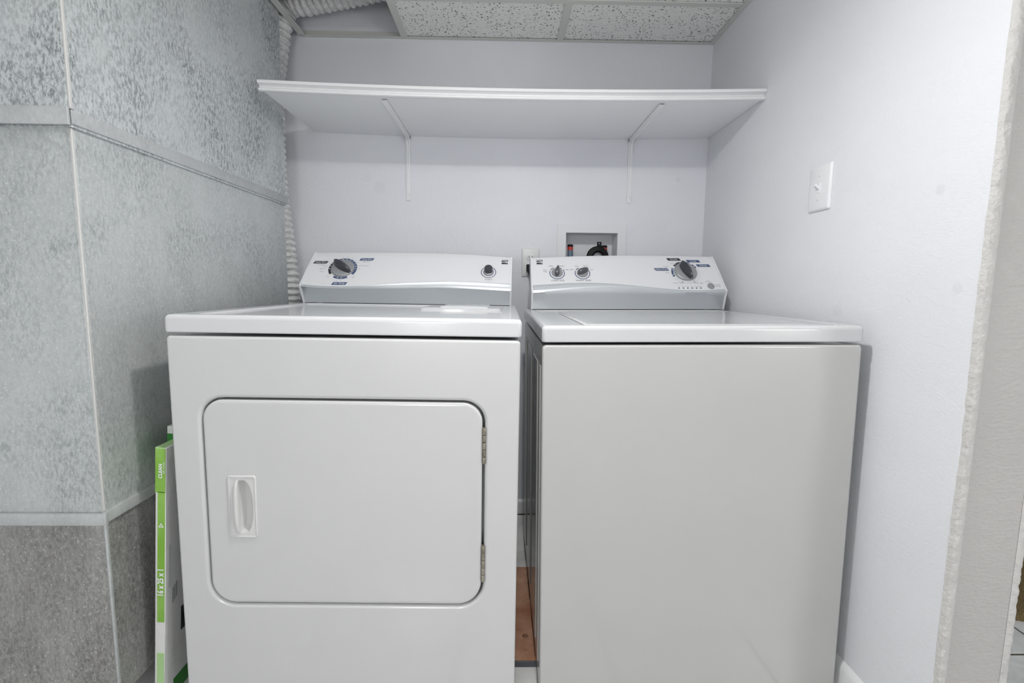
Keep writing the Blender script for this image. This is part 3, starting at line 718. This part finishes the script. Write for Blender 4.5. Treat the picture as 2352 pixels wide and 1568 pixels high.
badge(was, fr, .5414, .1490, .047, .0115, 'black', 'Normal', -.003, .0085)
badge(was, fr, .6110, .1408, .047, .0115, 'blue', 'Casual', -.003, .0085)
badge(was, fr, .6437, .1203, .047, .0115, 'blue', 'Delicate', -.003, .0085)
badge(was, fr, .4890, .1020, .048, .0120, 'blue', 'Heavy Duty', -.003, .0088)
it = [('Light', .0062, .5320, .1300), ('Heavy', .0062, .5570, .1370), ('Regular', .0062, .5080, .1150), ('Heavy', .0062, .5080, .0870), ('Drain / Spin', .0072, .5380, .0405), ('Rinse / Spin', .0072, .6100, .0410)]
for i, s in enumerate(('Fill', 'Wash', 'Rinse', 'Spin', 'Lid Lock', 'Done')): it.append((s, .0048, .5368+i*.0154, .0260))
it += [('PUSH', .0055, .6460, .0490), ('TO START', .0055, .6460, .0435), ('START', .0068, .6765, .0330), ('PAUSE', .0068, .6765, .0260)]
lettering(was, fr, it, 'lgrey', (kx, kt))
for i in range(6):
    MB().lathe([(0, 0), (.0026, 0), (.0022, .0006), (0, .0008)], 12).build('indicator_light', 'black', was, **fr(.5368+i*.0154, .0186))
MB().lathe([(0, 0), (.0128, 0), (.0128, .001), (.0118, .0022), (0, .0026)], 28).build('start_button', 'kgrey', was, **fr(.651, .0272))

# ------------------------------------------------------------ back wall fittings
op = tag(empty('wall_outlet', (.109, D, 1.0725)), 'white duplex power outlet on the back wall between the machines', 'outlet')
MB().loft([xz(rr(-.0365, .0365, -.058, .058, .004, 4), -.0003), xz(rr(-.0365, .0365, -.058, .058, .004, 4), -.002), xz(rr(-.0345, .0345, -.056, .056, .004, 4), -.0045), xz(rr(-.031, .031, -.0525, .0525, .003, 4), -.0058)], cap1=True).build('cover_plate', 'plate', op, smooth=40)
for z in (.0195, -.0195):
    rc = MB().loft([xz(rr(-.0165, .0165, -.0135, .0135, .011, 5), -.0055), xz(rr(-.0165, .0165, -.0135, .0135, .011, 5), -.007), xz(rr(-.0155, .0155, -.0125, .0125, .010, 5), -.0076)], cap1=True).build('receptacle', 'plate', op, (0, 0, z))
    for a, b, c, d in ((-.0075, -.0055, -.001, .008), (.0055, .0072, 0, .007)): MB().box(a, b, -.0082, -.0075, c, d).build('slot', 'hole', rc)
    mb = MB().lathe([(0, 0), (.0026, 0), (.0026, .0006), (0, .0006)], 12); mb.xf(Matrix.Rotation(PI/2, 4, 'X')); mb.build('ground_hole', 'hole', rc, (0, -.0076, -.0065))
mb = MB().lathe([(0, 0), (.003, 0), (.0025, .001), (0, .0012)], 12); mb.xf(Matrix.Rotation(PI/2, 4, 'X')); mb.build('screw', 'plate', op, (0, -.0056, 0))
pc = tag(empty('power_cord', (.105, D-.009, 1.053)), 'black plug and cord in the lower socket of the wall outlet', 'power cord')
mb = MB().loft([xz(rr(-.0135, .0135, -.016, .012, .004, 4), .0), xz(rr(-.0135, .0135, -.016, .012, .004, 4), -.016), xz(rr(-.011, .011, -.022, .010, .004, 4), -.024), xz(rr(-.008, .008, -.024, -.002, .003, 4), -.030)], cap0=True, cap1=True)
mb.build('plug', 'rubber', pc)
cp = catmull([(0, -.018, -.018), (.001, -.022, -.035), (.003, -.022, -.07), (.0035, -.020, -.12), (.004, -.017, -.20), (.01, -.014, -.35), (.03, -.014, -.6), (.10, -.016, -.85)], 8)
MB().tube(cp, [.0075, .0072, .0068, .0064, .006, .0056, .0052, .0048]+[.0042]*(len(cp)-8), 10).build('cord', 'rubber', pc)
# recessed laundry box
lb_ = tag(empty('laundry_outlet_box', ((BX0+BX1)/2, D, 1.13)), 'white recessed washer supply box in the wall behind the washing machine', 'outlet box')
cx = (BX0+BX1)/2
fo = [(-.1405, -.14), (.1405, -.14), (.1405, .1005), (-.1405, .1005)]; fi = [(BX0-cx, BZ0-1.13), (BX1-cx, BZ0-1.13), (BX1-cx, BZ1-1.13), (BX0-cx, BZ1-1.13)]
mb = MB().tess([xz(fo, -.006), xz(fi, -.006)]); mb.loft([xz(fo, -.0003), xz(fo, -.006)]); mb.loft([xz(fi, -.006), xz(fi, .001)])
mb.build('face_frame', 'boxp', lb_, smooth=0)
mb = MB().loft([xz(fi, .001), xz([(x*.97, z) for x, z in fi], BD)], cap1=True); mb.build('box_liner', 'boxp', lb_, smooth=0)
def arrestor(x, y, zt, lab):
    a_ = tag(empty('hammer_arrestor', (x, y, 1.035)), lab, 'pipe fitting', 'water hammer arrestors in the supply box')
    h_ = zt-1.035
    MB().lathe([(0, -.014), (.008, -.014), (.008, .03), (.0115, .034), (.0115, h_-.012), (0, h_-.012)], 20).build('chamber', 'bluegrey', a_)
    MB().lathe([(0, h_-.024), (.0118, h_-.024), (.0118, h_-.007), (0, h_-.007)], 20).build('red_band', 'red', a_)
    MB().lathe([(0, h_-.010), (.0121, h_-.010), (.0121, h_-.002), (.009, h_), (0, h_)], 20).build('cap', 'rubber', a_)
arrestor(.2745, 2.070, 1.150, 'upright cylinder with red band at the left of the washer supply box')
arrestor(.421, 2.095, 1.150, 'upright cylinder with red band behind the black ring in the washer supply box')
rg = tag(empty('drain_hose_ring', (.386, 2.052, 1.098)), 'black round hanger ring with a holed tab standing in the washer supply box', 'hose ring')
prof = [(.019, -.006), (.026, -.011), (.034, -.0085), (.0425, -.0065), (.0455, -.002), (.0455, .004), (.041, .006), (.03, .006), (.019, .002)]
loops = [[(r*math.cos(2*PI*i/44), y, r*math.sin(2*PI*i/44)) for r, y in prof] for i in range(45)]
MB().loft(loops).build('ring', 'rubber', rg, smooth=40)
tb_ = rr(-.0035, .0145, .040, .0625, .003, 4); th_ = [(.0055+.0028*math.cos(2*PI*i/12), .0555+.0036*math.sin(2*PI*i/12)) for i in range(12)]
mb = MB()
for y in (-.002, .003): mb.tess([xz(tb_, y), xz(th_, y)])
mb.loft([xz(tb_, -.002), xz(tb_, .003)]); mb.loft([xz(th_, -.002), xz(th_, .003)])
mb.build('tab', 'rubber', rg, smooth=30)
MB().lathe([(0, -.012), (.0195, -.012), (.0195, .004), (.016, .006), (.013, .001), (0, .001)], 24).xf(Matrix.Rotation(PI/2, 4, 'X')).build('hose_end', 'kgrey', rg)
mb = MB().tube([(0, .008, 0), (0, .02, -.012), (0, .022, -.04), (0, .022, -.0775)], .018, 14); mb.build('hose_stub', 'kgrey', rg)

# ------------------------------------------------------------ switch on the right wall
sw = tag(empty('light_switch', (XW, 1.2905, 1.2365)), 'white toggle light switch plate on the right wall', 'light switch')
def yz(loop, x): return [(x, a, b) for a, b in loop]
MB().loft([yz(rr(-.0435, .0435, -.0575, .0575, .004, 4), -.0003), yz(rr(-.0435, .0435, -.0575, .0575, .004, 4), -.0022), yz(rr(-.0415, .0415, -.0555, .0555, .004, 4), -.0052), yz(rr(-.0375, .0375, -.0515, .0515, .003, 4), -.0066)], cap1=True).build('cover_plate', 'wplate', sw, smooth=40)
MB().box(-.0075, -.006, -.0055, .0055, -.0125, .0125, .0006, 1).build('toggle_surround', 'wplate', sw)
MB().loft([[(-.006, y, z) for y, z in ((-.0045, -.006), (.0045, -.006), (.0045, .004), (-.0045, .004))], [(-.018, y, z) for y, z in ((-.0035, .004), (.0035, .004), (.0035, .0105), (-.0035, .0105))]], cap0=True, cap1=True).build('toggle', 'wplate', sw, smooth=0)
for z in (-.030, .030):
    mb = MB().lathe([(0, 0), (.0030, 0), (.0026, .0012), (0, .0014)], 12); mb.xf(Matrix.Rotation(-PI/2, 4, 'Y'))
    s_ = mb.build('screw', 'wplate', sw, (-.0064, 0, z)); MB().box(-.0018, -.0013, -.0025, .0025, -.0004, .0004).build('slot', 'lgrey', s_)

# ------------------------------------------------------------ furnace filters between duct and dryer
def air_filter(loc, lean, yaw, lab, H_, printed):
    f_ = tag(empty('air_filter', loc, (0, lean, yaw)), lab, 'air filter', 'furnace filters between duct and dryer')
    w, dp = (.0222 if printed else .018), .394
    MB().box(-w/2, w/2, 0, dp, 0, H_, .001, 1).build('carton', 'card', f_)
    if not printed:
        MB().box(-w/2-.0003, w/2+.0003, -.0004, .06, H_-.075, H_-.018, .0004, 1).build('green_band', 'dgreen', f_)
        return f_
    MB().box(-w/2-.0004, w/2-.0035, -.0006, dp*.9, H_-.10, H_+.0006, .0003, 1).build('green_wrap', 'lgreen', f_)
    MB().box(-w/2+.0002, w/2-.0008, -.0012, .001, H_-.10, H_-.002, .0003, 1).build('green_label', 'green', f_)
    MB().box(-w/2+.0055, w/2-.0012, -.0012, .001, .225, H_-.098, .0003, 1).build('green_label', 'green', f_)
    MB().box(-w/2+.0055, w/2-.0014, -.0012, .001, .02, .150, .0003, 1).build('green_label', 'lgreen', f_)
    X = Matrix.Translation((.0025, -.0016, 0)) @ Matrix.Rotation(PI/2, 4, 'X')
    mb = text('16 x 25 x 1', .0175, 0, .320, PI/2, sx=.82, bold=.0007).xf(X); mb.build('lettering', 'white', f_, smooth=0)
    text('CLEAN', .0105, -.002, .576, PI/2, bold=.0004).xf(X).build('lettering', 'white', f_, smooth=0); text('AIR FLOW', .0058, .0055, .583, PI/2).xf(X).build('lettering', 'white', f_, smooth=0)
    tri = MB()
    for k in range(3):
        a = R(90+120*k); b = R(90+120*(k+1)); r0, r1 = .0068, .0030
        p = [(r0*math.cos(a), r0*math.sin(a)), (r0*math.cos(b), r0*math.sin(b)), (r1*math.cos(b), r1*math.sin(b)), (r1*math.cos(a), r1*math.sin(a))]
        tri.add([(x, y+.452, 0) for x, y in p], [(0, 1, 2, 3)])
    tri.xf(X); tri.build('recycling_mark', 'white', f_, smooth=0)
    # prints on the broad side that faces the dryer
    for y0, y1, z0, z1 in [(.012, .0135, .30, .40), (.016, .0168, .30, .40)]+[(.024+k*.006, .028+k*.006, .255+k*.004, .292+k*.004) for k in range(3)]:
        MB().box(w/2, w/2+.0004, y0, y1, z0, z1).build('printed_line', 'lgrey', f_, smooth=0)
    MB().box(w/2, w/2+.0004, .055, .12, .165, .225).build('printed_picture', 'black', f_, smooth=0)
    MB().box(w/2, w/2+.0004, .030, .25, .018, .060).build('green_band', 'dgreen', f_, smooth=0)
    return f_
# leaning: top right against the dryer, foot out to the left
air_filter((-.778, 1.035, .0008), .0745, 0, 'green and white boxed air filter leaning at the dryer side, the front one', .6275, True)
air_filter((-.8005, 1.125, .0008), .0500, 0, 'boxed air filter set further back, only its green-banded top corner showing', .648, False)

# ------------------------------------------------------------ board on the floor between the machines
bd = tag(empty('brown_board', (.062, 1.385, 0)), 'reddish brown drilled board lying on the floor between dryer and washer', 'board')
bo = [(-.16, -.213), (.16, -.213), (.16, .213), (-.16, .213)]; bh = [(.006+.0085*math.cos(2*PI*i/18), -.123+.0085*math.sin(2*PI*i/18)) for i in range(18)]
mb = MB()
mb.tess([xy(bo, .016), xy(bh, .016)]); mb.tess([xy(bo, .001), xy(bh, .001)]); mb.loft([xy(bo, .001), xy(bo, .016)]); mb.loft([xy(bh, .001), xy(bh, .016)])
mb.build('plank', 'board', bd, smooth=0)
MB().box(-.16, .16, -.2165, -.2132, .0005, .0158, .0005, 1).build('edge_strip', 'kmid', bd)
# coir mat in the room beyond the jamb
mb = MB(); nx, ny = 60, 44; vs = []; fs = []
for j in range(ny+1):
    for i in range(nx+1):
        e = i in (0, nx) or j in (0, ny)
        vs.append((-.35+.7*i/nx+(random.uniform(-.004, .004)), -.25+.5*j/ny+random.uniform(-.004, .004), .0005 if e else .016+random.uniform(-.004, .004)))
for j in range(ny):
    for i in range(nx): a = j*(nx+1)+i; fs.append((a, a+1, a+nx+2, a+nx+1))
tag(mb.add(vs, fs).build('door_mat', 'coir', loc=(1.75, 1.59, 0), smooth=60), 'brown coir mat on the tiles beyond the right wall', 'mat')
